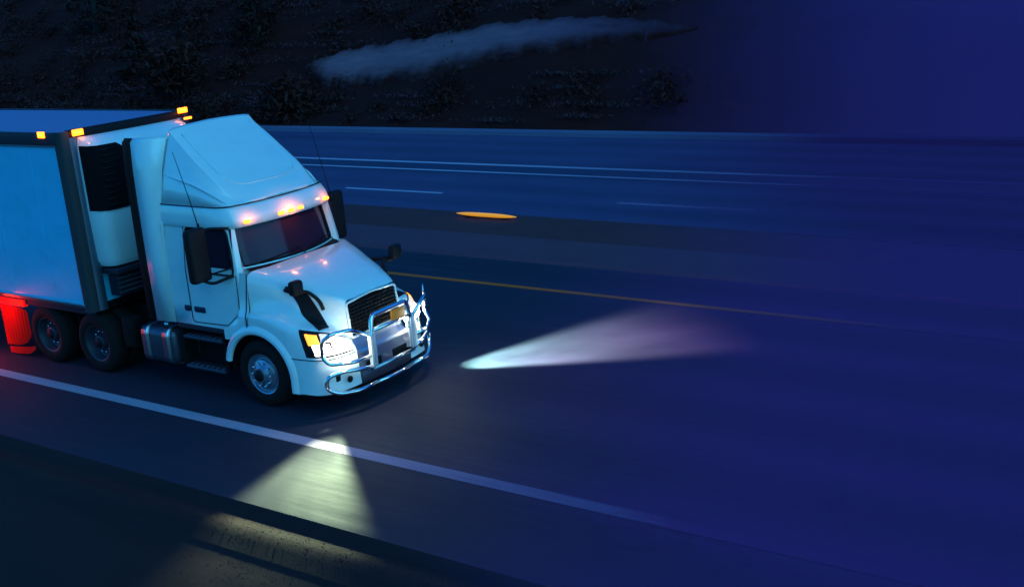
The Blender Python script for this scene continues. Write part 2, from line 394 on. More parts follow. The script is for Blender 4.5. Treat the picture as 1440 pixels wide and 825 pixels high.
for _ in range(260):
    x = random.uniform(-60, -8); y = 25.2+random.random()**1.5*26; r = random.uniform(.25, .6)
    if on_track(x, y): continue
    q = rng.normal(size=(110, 3))*(r*2.2, r*.35, r*.25); q[:, 0] += x; q[:, 1] += y; q[:, 2] = np.abs(q[:, 2])+hz(x, y)+.1
    pts.append(q)
tag(leaves('dry_scrub', np.concatenate(pts), .06, M['scrub']), 'pale dry scrub scattered in streaks over the dark hillside', 'scrub', kind='stuff')
def tree(x, y, h, r, label, kind='conifer'):
    z = hz(x, y)-.2
    t = empty('pine_tree' if kind == 'conifer' else 'broadleaf_tree', (x, y, z), label, 'tree', 'trees on the dark hillside')
    tr = MB(); tr.tube([(0, 0, 0), (.05, 0, h*.4), (0, .06, h*.97)], .2, 8, rad=[h*.028, h*.018, .02])
    for k in range(9):
        a = random.uniform(0, 6.28); z0 = h*random.uniform(.25, .8); L = r*(1-z0/h)*1.1
        tr.tube([(0, 0, z0), (L*.6*math.cos(a), L*.6*math.sin(a), z0+(.1 if kind == 'conifer' else .5)*L), (L*math.cos(a), L*math.sin(a), z0+(-.1 if kind == 'conifer' else .8)*L)], .03, 5, rad=[.05, .035, .012])
    tr.build('trunk', M['bark'], t)
    P = []
    if kind == 'conifer':
        for k in range(int(h*9)):
            zz = h*(.14+.84*random.random()**1.25); a = random.uniform(0, 6.28); L = r*(1-zz/h)**.85*random.uniform(.6, 1.1)
            for s in range(26):
                q = random.random()**.7; P.append((L*q*math.cos(a)+random.gauss(0, .08+.07*L), L*q*math.sin(a)+random.gauss(0, .08+.07*L), zz-.25*L*q*q+random.gauss(0, .08)))
    else:
        for k in range(46):
            a = random.uniform(0, 6.28); b = random.uniform(-.6, 1.4); q = r*random.uniform(.35, 1)
            c = (q*math.cos(a)*math.cos(b), q*math.sin(a)*math.cos(b), h*.66+q*math.sin(b)*.9)
            for s in range(60): P.append((c[0]+random.gauss(0, .35), c[1]+random.gauss(0, .35), c[2]+random.gauss(0, .28)))
    leaves('crown', P, .13, M['leaf2'] if kind == 'conifer' else M['leaf'], t)
tree(-31.0, 30.5, 6.0, 1.7, 'mid-sized dark conifer high on the hillside above the trailer roof')
tree(-45.0, 31.5, 8.0, 2.2, 'large dark conifer farthest back along the road, behind the trailer')
tree(-33.0, 26.6, 2.6, 1.2, 'round dark broadleaf tree low on the bank just behind the trailer roof', 'b')
tree(-38.0, 28.4, 4.2, 1.4, 'small dark conifer on the slope between two bigger trees behind the trailer')
tree(-24.8, 25.8, 1.2, .7, 'low round dark bush-like tree beside the far kerb above the roof fairing', 'b')

# amber reflector on the median, its glow added as emission
t = empty('amber_reflector', (-3.76, 11.25, .17), 'low amber reflector with added glow on the dark median strip', 'lamp')
for fx in (-.55, .55):
    g = MB(); g.box((fx-.04, -.05, -.02), (fx+.04, .05, .06), .01); g.build('foot', M['black'], t)
g = MB(); g.box((-.70, -.03, .045), (.70, .03, .062), .006); g.build('housing', M['black'], t)
M['med_glow'] = mat('amber_reflector_glow', (.9, .4, .05), .3, emit=(1, .36, .008), estr=.15)
g = MB(); g.tube([(x, 0, .11) for x in np.linspace(-.9, .9, 25)], .05, 10, rad=[.052*max(.08, (1-abs(x/.9)**3.0))**.7 for x in np.linspace(-.9, .9, 25)]); g.build('lens', M['med_glow'], t)

exec_truck = True
# ================================================================== TRUCK
T = empty('semi_truck', (0, 1.25, 0), 'white semi truck with roof fairing and tubular bull bar, amber roof lights and headlights on', 'truck')
# everything of the truck is written in its own frame: x forward from the front axle, y from the centre line (camera side negative)
def both(f):
    f(-1); f(1)
AR = .645
def arch(x): return .52+math.sqrt(max(AR*AR-x*x, 0))
def nose_station(x, L2, L3, L4, L5, L6, v=-1.225):
    a = arch(x)
    return [(x, v, a), (x, v, max(.86, a+.02)), (x, v, max(1.08, a+.06)), L2, L3, L4, L5, L6]
NS = [
 nose_station(-.15, (-.15, -1.20, 1.42), (-.15, -1.13, 1.50), (-.15, -1.09, 2.00), (-.05, -.75, 2.06), (-.01, 0, 2.08)),
 nose_station(.05, (.05, -1.21, 1.43), (.05, -1.08, 1.51), (.05, -1.02, 1.96), (.10, -.68, 2.04), (.12, 0, 2.065)),
 nose_station(.22, (.22, -1.21, 1.42), (.22, -1.04, 1.50), (.22, -.96, 1.92), (.25, -.63, 2.01), (.26, 0, 2.04)),
 nose_station(.38, (.38, -1.20, 1.40), (.38, -1.00, 1.48), (.38, -.90, 1.875), (.40, -.58, 1.97), (.41, 0, 2.005)),
 nose_station(.52, (.50, -1.19, 1.37), (.50, -.97, 1.46), (.50, -.85, 1.84), (.52, -.55, 1.935), (.53, 0, 1.97)),
 nose_station(.61, (.60, -1.18, 1.35), (.59, -.94, 1.44), (.60, -.82, 1.81), (.62, -.52, 1.905), (.63, 0, 1.94)),
 [(.645, -1.225, .34), (.65, -1.225, .86), (.65, -1.22, 1.08), (.66, -1.17, 1.335), (.66, -.91, 1.42), (.68, -.79, 1.785), (.70, -.50, 1.88), (.71, 0, 1.915)],
 [(.86, -1.235, .34), (.86, -1.21, .86), (.84, -1.19, 1.08), (.80, -1.13, 1.30), (.78, -.85, 1.38), (.80, -.75, 1.745), (.82, -.47, 1.835), (.83, 0, 1.87)],
 [(1.11, -1.19, .34), (1.10, -1.16, .86), (1.06, -1.13, 1.06), (.99, -1.05, 1.27), (.91, -.79, 1.35), (.92, -.70, 1.70), (.94, -.44, 1.785), (.95, 0, 1.815)],
 [(1.30, -1.04, .35), (1.28, -1.01, .86), (1.23, -.98, 1.04), (1.15, -.91, 1.22), (1.04, -.72, 1.29), (1.04, -.65, 1.655), (1.05, -.42, 1.73), (1.07, 0, 1.76)],
 [(1.37, -.80, .36), (1.35, -.79, .86), (1.30, -.78, 1.00), (1.23, -.73, 1.13), (1.15, -.63, 1.19), (1.15, -.60, 1.60), (1.15, -.40, 1.67), (1.17, 0, 1.695)],
 [(1.39, -.58, .36), (1.36, -.58, .86), (1.31, -.58, .96), (1.28, -.575, 1.02), (1.25, -.57, 1.08), (1.22, -.56, 1.55), (1.235, -.38, 1.60), (1.25, 0, 1.625)],
]
NL = 7
def nose(u, w, off=0., s=-1):
    """point on the hood and fender skin; u along 0..11, w level 0..7; off = outward offset"""
    def raw(u, w):
        cols = [cr([st[k] for st in NS], u) for k in range(NL+1)]
        return Vector(cr(cols, w))
    p = raw(u, w)
    if off:
        du = raw(min(u+.02, 11), w)-raw(max(u-.02, 0), w); dw = raw(u, min(w+.02, 7))-raw(u, max(w-.02, 0))
        n = du.cross(dw)
        if n.length > 1e-9:
            n.normalize()
            if n.dot(Vector((.3, p.y, .6))) < 0: n = -n
            p = p+n*off
    if s > 0: p.y = -p.y
    return p
us = [i/4 for i in range(45)]; ws = [0, .5, 1, 1.35, 1.7, 2, 2.3, 2.6, 2.8, 3, 3.15, 3.4, 3.7, 4, 4.4, 4.7, 4.9, 5, 5.1, 5.3, 5.6, 6, 6.5, 7]
g = MB(); both(lambda s: g.grid([[nose(u, w, 0, s) for w in ws] for u in us]))
hood = g.build('hood', M['paint'], T, auto=50)
# arch lip
g = MB()
def lip(s):
    path = [(-.60+.0*k, 0, .72) for k in range(0)]
    P = []
    for k in range(25):
        a = math.pi*.93-(math.pi*.93-.0)*k/24
        x, z = AR*math.cos(a), .52+AR*math.sin(a)
        row = []
        for (dr, dy) in ((-.02, -.02), (-.015, .035), (.01, .05), (.07, .04), (.115, .0)):
            rr = AR+dr; row.append((rr*math.cos(a), s*(1.225+dy), .52+rr*math.sin(a)))
        P.append(row)
    for z in (.45, .38, .335):
        P.append([(AR+dr, s*(1.228+dy), z) for (dr, dy) in ((-.02, -.02), (-.015, .035), (.01, .05), (.07, .04), (.115, .0))])
    g.grid(P)
for s_ in (-1, 1): g = MB(); lip(s_); g.build('wheel_arch_lip', M['paint'], T, auto=60)
# dark inner arch
g = MB()
def liner(s):
    P = [[((AR-.025)*math.cos(a), s*y, .52+(AR-.025)*math.sin(a)) for y in (1.22, .55)] for a in [math.pi*k/20 for k in range(21)]]
    g.grid(P); g.box((-.66, s*.5-.01, .3), (.66, s*.5+.01, 1.5))
for s_ in (-1, 1): g = MB(); liner(s_); g.build('arch_liner', M['frame'], T)
g = MB(); g.box((-.6, -.5, .55), (1.15, .5, 1.5)); g.build('engine_block', M['frame'], T, False)
# rear fender piece on the cab
g = MB()
def rearf(s):
    P = []
    for x in (-.16, -.25, -.35, -.45, -.55, -.63, -.69):
        t = (-.16-x)/.53
        zb = max(arch(x)-.005, 1.0) if x > -.6 else 1.0
        P.append([(x, s*1.225, min(zb, 1.2)), (x, s*1.225, 1.30-.12*t), (x-.01, s*1.205, 1.415-.30*t*t-.03), (x-.01, s*1.13, 1.46-.30*t*t-.03)])
    g.grid(P)
for s_ in (-1, 1): g = MB(); rearf(s_); g.build('rear_fender', M['paint'], T, auto=40)
# seams on nose
def seamline(uws, r=.007, nm='panel_seam', m='seam', off=.001, s=-1, closed=False):
    g = MB(); g.tube([nose(u, w, off, s) for u, w in uws], r, 5, closed); return g.build(nm, M[m], hood)
for s in (-1, 1):
    seamline([(6.1+k*.25, 1.0) for k in range(20)], .008, s=s)
# bumper centre
g = MB()
pr = [(1.39, .33), (1.41, .36), (1.42, .55), (1.41, .80), (1.385, .865), (1.33, .90), (1.30, .97), (1.27, 1.03)]
g.grid([[(x-.02*(abs(v)/.58)**2, v, z) for (x, z) in pr] for v in np.linspace(-.58, .58, 13)])
bmp = g.build('bumper', M['steel'], T, auto=45)
g = MB()
for v in (-.3, .3): g = MB(); g.box((1.405, v-.17, .52), (1.425, v+.17, .66), .008); g.build('air_slot', M['black'], bmp)
g = MB()
def chin(s):
    P = []
    for k in range(6, 45-0):
        u = k/4
        if u < 6.2: continue
        p = nose(min(u, 11), 0, .004, s); P.append([(p.x, p.y, p.z), (p.x-.03, p.y*.985, p.z-.05), (p.x-.12, p.y*.94, p.z-.04)])
    g.grid(P)
both(chin); g.grid([[(1.392, v, .36), (1.36, v, .31), (1.25, v, .32)] for v in (-.58, 0, .58)]); g.build('chin_spoiler', M['black'], bmp)
# grille
g = MB(); g.grid([[(x, v, z) for (x, z) in ((1.262, 1.035), (1.215, 1.545))] for v in (-.555, .555)])
gr = g.build('grille', M['grille'], T, False)
for k in range(9):
    z = 1.08+k*.053; x = 1.266-(z-1.035)*.092
    b = MB(); b.box((x-.012, -.545, z-.009), (x+.016, .545, z+.009), .004); b.build('slat', M['slat'], gr)
for k in range(13):
    v = -.48+k*.08
    b = MB(); b.tube([(1.268, v, 1.045), (1.222, v, 1.54)], .006, 5); b.build('grille_rib', M['slat'], gr)
g = MB(); g.tube(smoothpath([(1.275, 0, 1.04), (1.275, -.56, 1.04), (1.225, -.555, 1.555), (1.235, 0, 1.60), (1.225, .555, 1.555), (1.275, .56, 1.04), (1.275, 0, 1.04)], .05), .02, 8); g.build('grille_frame', M['paint'], gr)
# headlamps
def patch(name, u0, u1, w0, w1, m, parent, off=.006, s=-1, n=10, skew=0., taper=0.):
    g = MB(); P = []
    for i in range(n+1):
        row = []
        for j in range(n+1):
            a, b = i/n, j/n
            u = u0+(u1-u0)*a+skew*b; w = w0+(w1-w0)*b*(1-taper*(a))
            e = min(a, 1-a, b, 1-b); row.append(nose(u, w, off*min(1, e*6)+.001, s))
        P.append(row)
    g.grid(P); return g.build(name, m, parent, auto=60)
for s in (-1, 1):
    hl = patch('headlamp', 7.35, 10.75, 1.12, 2.96, M['black'], T, .012, s, skew=-.35)
    patch('turn_lens', 7.6, 8.5, 2.0, 2.75, M['turn'], hl, .030, s, skew=-.2)
    patch('low_beam_lens', 7.95, 9.2, 1.22, 2.2, M['lamp'], hl, .036, s, skew=-.2)
    patch('main_beam_lens', 9.1, 10.65, 1.22, 2.6, M['lamp'], hl, .040, s, skew=-.1)
    patch('lamp_reflector', 8.3, 10.5, 2.25, 2.85, M['lampdim'], hl, .028, s)
# side vent + mirror foot on hood flank
for s in (-1, 1):
    g = MB(); P = []
    c = [(3.2, 4.80, .10), (4.2, 4.80, .18), (5.2, 4.70, .30), (6.1, 4.5, .40), (6.9, 4.25, .40), (7.6, 4.0, .36), (8.2, 3.7, .32), (8.7, 3.3, .28)]
    for i in range(36):
        u, w, h = cr(c, i/5)
        P.append([nose(u+.55*k*h*(i/20), w+(h if k > 0 else h)*k, .009, s) for k in (-1, -.5, 0, .5, 1)])
    g.grid(P); g.build('side_vent', M['black'], T)

# ---- cab: stations run from rear side round the A pillar to the windscreen centre, levels go up
CZ = [1.12, 1.35, 2.03, 2.08, 2.66, 2.71]
def sidev(z): return -(1.15 if z < 2.03 else 1.15-.10*(z-2.03)/.95)
def wsx(v, z):     # windscreen plane
    t = (z-2.04)/.62; return (-.12-.22*(abs(v)/.95)**2)*(1-t)+(-.30-.22*(abs(v)/.97)**2)*t
def cab_pt(i, z):
    sv = sidev(z); px = -.31-.11*max(0, z-2.03)/.7
    side = [-1.86, -1.38, -.62]
    if i < 3: return (side[i], sv, z)
    if i == 3: return (px-.09, sv, z)
    if i == 4: return (px-.02, sv+.03, z)
    if i == 5: return (px+.02 if z < 2.3 else px, sv+.10, z)
    vs = [0]*6+[-.955, -.72, -.48, -.24, 0]
    v = vs[i]; return (wsx(v, z), v, z)
def cab_skip(i, j):
    if 6 <= i <= 9 and j == 3: return True         # windscreen opening
    if i in (1, 2) and j == 3: return True         # door window
    return False
ZL = [1.12, 1.45, 2.0, 2.08, 2.66, 2.72]
g = MB(); both(lambda s: g.grid([[(p[0], -s*p[1], p[2]) for p in [cab_pt(i, z) for z in ZL]] for i in range(11)], skip=lambda i, j: cab_skip(i, j) or (i >= 6 and j < 3 and False)))
g.grid([[(-1.86, v, z) for z in (1.12, 2.08, 2.72)] for v in (-1.15, 1.15)])
cab = g.build('cab', M['paint'], T, auto=35)
# glass
g = MB(); g.grid([[(wsx(v, z)-.02, v, z) for z in (2.05, 2.2, 2.36, 2.52, 2.69)] for v in np.linspace(-.975, .975, 19)]); wsn = g.build('windscreen', M['glass'], T)
def wsrim(r, off):
    P = []
    for v in np.linspace(-.93, .93, 15): P.append((wsx(v, 2.09)+off, v, 2.09))
    P += [(wsx(.955, z)+off, .955, z) for z in (2.13, 2.3, 2.5, 2.62)]
    for v in np.linspace(.93, -.93, 15): P.append((wsx(v, 2.655)+off, v, 2.655))
    P += [(wsx(.955, z)+off, -.955, z) for z in (2.62, 2.5, 2.3, 2.13)]
    return P
g = MB(); g.tube(wsrim(.018, .0), .017, 6, True); g.build('seal', M['black'], wsn)
# wipers and cowl
g = MB()
g.grid([[(wsx(v, 2.07)+a, v, z) for (a, z) in ((.01, 2.055), (.05, 2.062), (.12, 2.05), (.16, 2.02))] for v in np.linspace(-.97, .97, 13)])
g.build('cowl', M['black'], T)
for (v0, v1) in ((-.72, .02), (.15, .86)):
    g = MB(); P = [(wsx(v, 2.10+.015*k)+.018, v, 2.10+.017*k) for k, v in enumerate(np.linspace(v0, v1, 5))]
    g.tube([(wsx(v1+.05, 2.07)+.05, v1+.06, 2.065)]+P[::-1][:2], .009, 6); g.tube(P, .007, 6); g.tube([Vector(p)+Vector((.012, 0, .012)) for p in P], .005, 5)
    g.build('wiper', M['black'], T)
# doors
for s in (-1, 1):
    d = MB(); zz = [1.20, 1.45, 2.0]
    d.grid([[(x, s*(abs(sidev(z))+.006), z) for z in zz] for x in (-1.42, -.9, -.40)], flip=s > 0)
    door = d.build('door', M['paint'], T, False)
    w = MB(); w.grid([[(x+.0, s*(abs(sidev(z))-.02), z) for z in (1.98, 2.3, 2.68)] for x in (-1.40, -.9, -.40)]); w.build('door_window', M['glass'], door)
    f = MB(); yv = lambda z: s*(abs(sidev(z))+.002)
    f.tube(smoothpath([(-.9, yv(1.99), 1.985), (-1.36, yv(2.04), 2.06), (-1.39, yv(2.3), 2.3), (-1.38, yv(2.67), 2.665), (-.9, yv(2.67), 2.67), (-.50, yv(2.67), 2.665), (-.41, yv(2.3), 2.3), (-.385, yv(2.0), 1.985), (-.9, yv(1.99), 1.985)], .09), .018, 6, False); f.build('window_frame', M['black'], door)
    q = MB(); yb = s*(1.15+.008)
    q.tube(smoothpath([(-1.43, yv(2.7), 2.71), (-1.44, yb, 2.0), (-1.44, yb, 1.22), (-1.40, yb, 1.17), (-.66, yb, 1.19), (-.36, yb, 1.42), (-.335, yb, 2.0)], .05), .007, 5); q.build('door_seam', M['seam'], door)
    h = MB(); h.box((-1.36, yb-.012, 1.86), (-1.18, yb+.012, 1.90), .008); h.build('door_handle', M['black'], door)
    b = MB(); b.box((-1.36, yb-.006, 1.34), (-1.12, yb+.008, 1.43), .02); b.build('badge', M['decal'], door)
    b = MB(); b.box((-1.58, yb-.006, 1.34), (-1.46, yb+.008, 1.43), .02); b.build('badge', M['decal'], cab)
    # seam between cab and hood, rear cab seam
    q = MB(); q.tube([(-.165, s*1.10, 2.03), (-.165, s*1.14, 1.8), (-.165, s*1.20, 1.5), (-.165, s*1.236, 1.4), (-.165, s*1.236, 1.16)], .009, 6); q.build('hood_seam', M['seam'], T)
    # cowl side panel between hood and door
    q = MB(); q.grid([[(x, s*y, z) for (y, z) in ((1.205, 1.38), (1.16, 1.48), (1.13, 1.8), (1.10, 2.03))] for x in (-.36, -.15)]); q.build('cowl_side', M['paint'], T)
    # sills
    q = MB(); q.box((-1.85, s*1.10-.04, 1.03), (-.62, s*1.10+.05, 1.115), .01); q.build('sill', M['rail'], T)
# ---- roof cap (visor) with marker lights
capz = [(2.67, .045), (2.69, .085), (2.76, .10), (2.86, .06), (2.95, -.02), (2.985, -.06), (3.0, -.14)]
def cap_pt(i, z, o):
    # outline: side rear -> corner -> centre front
    base = [(-1.86, -1.10), (-1.4, -1.10), (-.9, -1.10), (-.60, -1.085), (-.47, -1.03), (-.40, -.95), (-.34, -.72), (-.30, -.48), (-.28, -.24), (-.27, 0)]
    x, v = base[i]
    k = min(1, i/4.5) if i < 5 else 1
    fx = o*k*.9; sv = o*.35*(1-min(1, max(0, (i-3)/3)))
    return (x+fx, v-sv*.6, z)
g = MB(); both(lambda s: g.grid([[(lambda p: (p[0], -s*p[1], p[2]))(cap_pt(i, z, o)) for (z, o) in capz] for i in range(10)]))
g.grid([[(x, v, 3.0) for v in (-1.0, 1.0)] for x in (-1.86, -.5)])
cap = g.build('roof_cap', M['paint'], T, auto=50)
q = MB()
P = [cap_pt(i, 2.99, -.055) for i in range(10)]; P = [(x, v-.004, z) for (x, v, z) in P]; P = P+[(x, -v, z) for (x, v, z) in P[::-1][1:]]
q.tube(P, .011, 6); q.build('roof_seam', M['seam'], cap)
for v in (-.84, -.22, -.015, .19, .86):
    i = 9-abs(v)/.24; p = cr([cap_pt(k, 2.755, .10) for k in range(10)], i)
    p = (p[0], -p[1] if v > 0 else p[1], p[2])
    b = MB(); b.box((p[0]-.03, v-.056, 2.727), (p[0]+.026, v+.056, 2.777), .014); l_ = b.build('marker_light', M['amber'], cap)
    b = MB(); b.box((p[0]+.015, v-.045, 2.742), (p[0]+.034, v+.045, 2.762), .006); b.build('bulb', M['amberc'], l_)
# ---- fairing
FS = [  # x; side bottom v; crease v,z; centre z
 [(-1.86, -1.075, 3.0), (-1.84, -.98, 3.45), (-1.75, -.84, 4.00), (-1.73, -.80, 4.09), (-1.74, -.42, 4.12), (-1.75, 0, 4.13)],
 [(-1.70, -1.07, 3.0), (-1.68, -.98, 3.45), (-1.63, -.85, 3.90), (-1.61, -.79, 3.97), (-1.62, -.43, 4.02), (-1.63, 0, 4.03)],
 [(-1.45, -1.07, 3.0), (-1.40, -.99, 3.38), (-1.36, -.88, 3.71), (-1.34, -.82, 3.76), (-1.42, -.45, 3.87), (-1.43, 0, 3.89)],
 [(-1.10, -1.065, 3.0), (-1.10, -1.01, 3.30), (-1.08, -.90, 3.50), (-1.06, -.84, 3.54), (-1.10, -.45, 3.63), (-1.11, 0, 3.65)],
 [(-.78, -1.05, 3.0), (-.80, -1.0, 3.17), (-.80, -.91, 3.29), (-.78, -.84, 3.33), (-.82, -.45, 3.42), (-.83, 0, 3.44)],
 [(-.58, -1.00, 2.995), (-.60, -.95, 3.07), (-.62, -.88, 3.14), (-.60, -.80, 3.17), (-.62, -.45, 3.25), (-.62, 0, 3.27)],
 [(-.47, -.93, 2.99), (-.48, -.88, 3.02), (-.49, -.83, 3.05), (-.49, -.76, 3.07), (-.46, -.45, 3.12), (-.45, 0, 3.13)],
 [(-.42, -.86, 2.985), (-.41, -.80, 2.99), (-.40, -.76, 3.0), (-.39, -.70, 3.0), (-.34, -.45, 3.0), (-.33, 0, 3.0)],
]
def fair(u, w, s=-1, off=0):
    p = Vector(cr([cr([st[k] for st in FS], u) for k in range(6)], w))
    if off: p += Vector((.5, -.5 if w < 2.5 else 0, .8)).normalized()*off
    if s > 0: p.y = -p.y
    return p
g = MB(); wsf = [0, .5, 1, 1.5, 2, 2.2, 2.5, 2.8, 3, 3.3, 3.7, 4, 4.5, 5]
both(lambda s: g.grid([[fair(k/3, w, s) for w in wsf] for k in range(22)]))
fa = g.build('roof_fairing', M['paint'], T, auto=60)
sm = fa.modifiers.new('thickness', 'SOLIDIFY'); sm.thickness = .02; sm.offset = -1
# raised oval front panel edge
g = MB(); P = []
for k in range(40):
    a = 2*math.pi*k/40
    if math.sin(a) > .92: pass
q = [(1.0, 3.35), (2.0, 3.35), (3.0, 3.35), (4.0, 3.4), (4.8, 3.7), (5.15, 4.2), (5.25, 4.7), (5.25, 5)]
P = [fair(u, w, -1, .001) for u, w in q]; P = [Vector(cr([tuple(p) for p in P], i/4)) for i in range(29)]
P = P+[Vector((p.x, -p.y, p.z)) for p in P[::-1][1:]]
g.tube(P, .012, 6); g.build('fairing_ridge', M['paint'], fa)
# side swoosh crease on the fairing flank
g = MB(); P = [fair(u, w, -1, .0) for u, w in ((0.3, .95), (1.5, .9), (3.0, .95), (4.2, 1.0), (5.0, .8), (5.5, .3))]
P = [Vector(cr([tuple(p) for p in P], i/4)) for i in range(21)]
for s_ in (1, -1): g = MB(); g.tube([Vector((p.x, p.y*s_, p.z)) for p in P], .02, 8, rad=[.004+.022*math.sin(math.pi*k/20) for k in range(21)]); g.build('flank_crease', M['paint'], fa)
# side extenders
for s in (-1, 1):
    g = MB(); P = []
    for z, v0, v1, xi in ((1.12, 1.15, 1.20, -1.85), (2.08, 1.15, 1.21, -1.85), (3.0, 1.08, 1.20, -1.85), (3.5, .98, 1.19, -1.83), (3.93, .87, 1.16, -1.77), (3.985, .83, 1.10, -1.75)):
        P.append([(xi, s*v0, z), (-2.05, s*(v0*.45+v1*.55), z), (-2.24, s*v1, z)])
    g.grid(P); e = g.build('side_extender', M['paint'], T, auto=50)
    md = e.modifiers.new('thickness', 'SOLIDIFY'); md.thickness = .03; md.offset = 0
    g = MB(); g.grid([[(-2.23, s*(p[2][1]*s), p[2][2]), (-2.40, s*(p[2][1]*s+.012), p[2][2])] for p in P[:5]]) if False else None
    g.grid([[(-2.242, row[2][1]*1.004, row[2][2]), (-2.41, row[2][1]*1.012, row[2][2])] for row in P]); rb = g.build('rubber_edge', M['rubber'], e)
    md = rb.modifiers.new('thickness', 'SOLIDIFY'); md.thickness = .03; md.offset = 0
    g = MB(); g.tube([(row[0][0]-.005, s*(abs(row[0][1])+.008), row[0][2]) for row in P], .005, 5); g.tube([(-1.86, s*1.10, 2.79), (-2.23, s*1.21, 2.79)], .006, 5); g.build('extender_seam', M['seam'], e)
# back wall of cab
g = MB(); g.box((-1.90, -1.05, 1.1), (-1.865, 1.05, 3.0)); g.build('cab_back', M['frame'], T, False)
# ---- antennas
for (x, v, z, x1, z1, lab) in ((-.98, -1.17, 2.70, -1.27, 3.82, 0), (-.45, 1.17, 2.70, -.72, 3.86, 0)):
    g = MB(); g.tube([(x, v, z), (x*.7+x1*.3, v, z+.36), (x1, v-.02, z1)], .01, 6, rad=[.009, .007, .004]); g.tube([(x, v, z-.06), (x, v, z+.05)], .018, 8); g.build('antenna', M['black'], T)
# ---- mirrors
for s in (-1, 1):
    x = -.72 if s < 0 else -.58
    mv = 1.47 if s < 0 else 1.36
    arm = MB()
    arm.tube(smoothpath([(-.40, s*1.10, 2.70), (x+.05, s*1.30, 2.72), (x, s*mv, 2.66)], .08), .022, 8)
    a = arm.build('mirror_arm', M['black'], T); arm = MB()
    arm.tube(smoothpath([(-.38, s*1.15, 2.00), (x+.10, s*1.36, 1.90), (x, s*mv, 1.98)], .08), .024, 8)
    arm.tube([(-.37, s*1.15, 2.12), (x+.02, s*1.40, 2.03)], .014, 6)
    a = arm.build('door_mirror', M['black'], T)
    h = MB(); h.box((x-.08, s*mv-.19, 1.95), (x+.08, s*mv+.17, 2.76), .06); h.build('mirror_head', M['black'], a)
    h = MB(); h.box((x-.078, s*mv-.14, 2.30), (x-.07, s*mv+.12, 2.70), .01); h.build('mirror_glass', M['chrome'], a)
    h = MB(); h.box((x-.078, s*mv-.14, 2.0), (x-.07, s*mv+.12, 2.26), .01); h.build('mirror_glass', M['chrome'], a)
    # hood mirrors
    mp_ = nose(5.6, 4.8, .01, s)
    arm = MB(); hx, hy, hz_ = (.70, -.93, 2.02) if s < 0 else (.88, 1.02, 2.06)
    if s < 0: hx, hy, hz_ = .68, -.98, 1.87
    else: hx, hy, hz_ = .90, 1.02, 1.94
    arm.tube(smoothpath([nose(3.2, 4.75, .01, s), nose(4.6, 4.85, .06, s), (hx, hy, hz_-.1)], .1), .03, 8)
    arm.tube(smoothpath([(hx, hy, hz_-.12), nose(6.4, 4.95, .08, s), nose(7.9, 4.75, .03, s), nose(8.3, 4.45, .01, s)], .1), .028, 8)
    a = arm.build('hood_mirror', M['black'], T)
    h = MB(); h.box((hx-.06, hy-.11, hz_-.12), (hx+.08, hy+.11, hz_+.10), .05); h.build('mirror_head', M['black'], a)
# ---- wheels
def tyre_prof(w):  # radius, offset (outer = 0)
    return [(.30, .03), (.33, .0), (.40, -.008), (.47, .005), (.505, .03), (.52, .06), (.52, w-.06), (.505, w-.03), (.47, w-.005), (.33, w), (.30, w-.03)]
def wheel(x, v, s, dual=False, label=None):
    y0 = s*v
    g = MB(); g.lathe([(r, -s*o) for r, o in tyre_prof(.29)], (x, y0, .52), 48)
    for rr in (.10, .145, .19): g.lathe([(.520, -s*(rr-.008)), (.523, -s*(rr-.004)), (.523, -s*(rr+.004)), (.520, -s*(rr+.008))], (x, y0, .52), 48)
    w = g.build('tyre', M['rubber'], T, auto=60)
    g = MB()
    if not dual: pr_ = [(.315, .012), (.30, .02), (.285, .05), (.25, .06), (.235, .055), (.22, .02), (.165, -.005), (.15, -.01), (.135, -.03), (.11, -.045), (.105, -.07), (.0, -.075)]
    else: pr_ = [(.315, .012), (.295, .02), (.28, .08), (.265, .14), (.17, .17), (.15, .165), (.13, .12), (.12, .06), (.10, .05), (0, .05)]
    g.lathe([(r, -s*o) for r, o in pr_], (x, y0, .52), 48)
    rim = g.build('rim', M['rim2' if dual else 'rim'], w, auto=35)
    g = MB()
    for k in range(10):
        a = 2*math.pi*k/10; o = (-.002 if not dual else .15)
        g.lathe([(.017, 0), (.017, s*.035), (.008, s*.045), (0, s*.045)], (x+.182*math.cos(a), y0-s*o, .52+.182*math.sin(a)), 8)
    tag(g.build('wheel_nut', M['chrome'], w), kind='stuff')
    g = MB(); g.lathe([(.09, s*(.078 if not dual else -.045)), (.085, s*(.09 if not dual else -.03)), (0, s*(.092 if not dual else -.03))], (x, y0, .52), 24); g.build('hub_cap', M['black'], w)
    if dual:
        g = MB(); g.lathe([(r, -s*(o+.34)) for r, o in tyre_prof(.29)], (x, y0, .52), 40); g.build('inner_tyre', M['rubber'], w)
for s in (-1, 1):
    wheel(0, 1.21, s); wheel(-3.93, 1.22, s, True); wheel(-5.27, 1.22, s, True)
g = MB()
for s in (-1, 1): g.box((-6.2, s*.42-.05, .72), (-.3, s*.42+.05, 1.02))
for x in (0, -3.93, -5.27): g.tube([(x, -1.0, .52), (x, 1.0, .52)], .09, 10)
g.box((-5.4, -.5, 1.02), (-4.1, .5, 1.10)); g.box((-2.5, -.6, .9), (-2.3, .6, 1.15)); g.build('chassis', M['frame'], T, False)
for s in (-1, 1):   # quarter fenders / suspension clutter
    g = MB()
    g.box((-3.2, s*1.05-.15, .55), (-2.95, s*1.05+.12, 1.05), .03); g.build('air_tank', M['frame'], T)
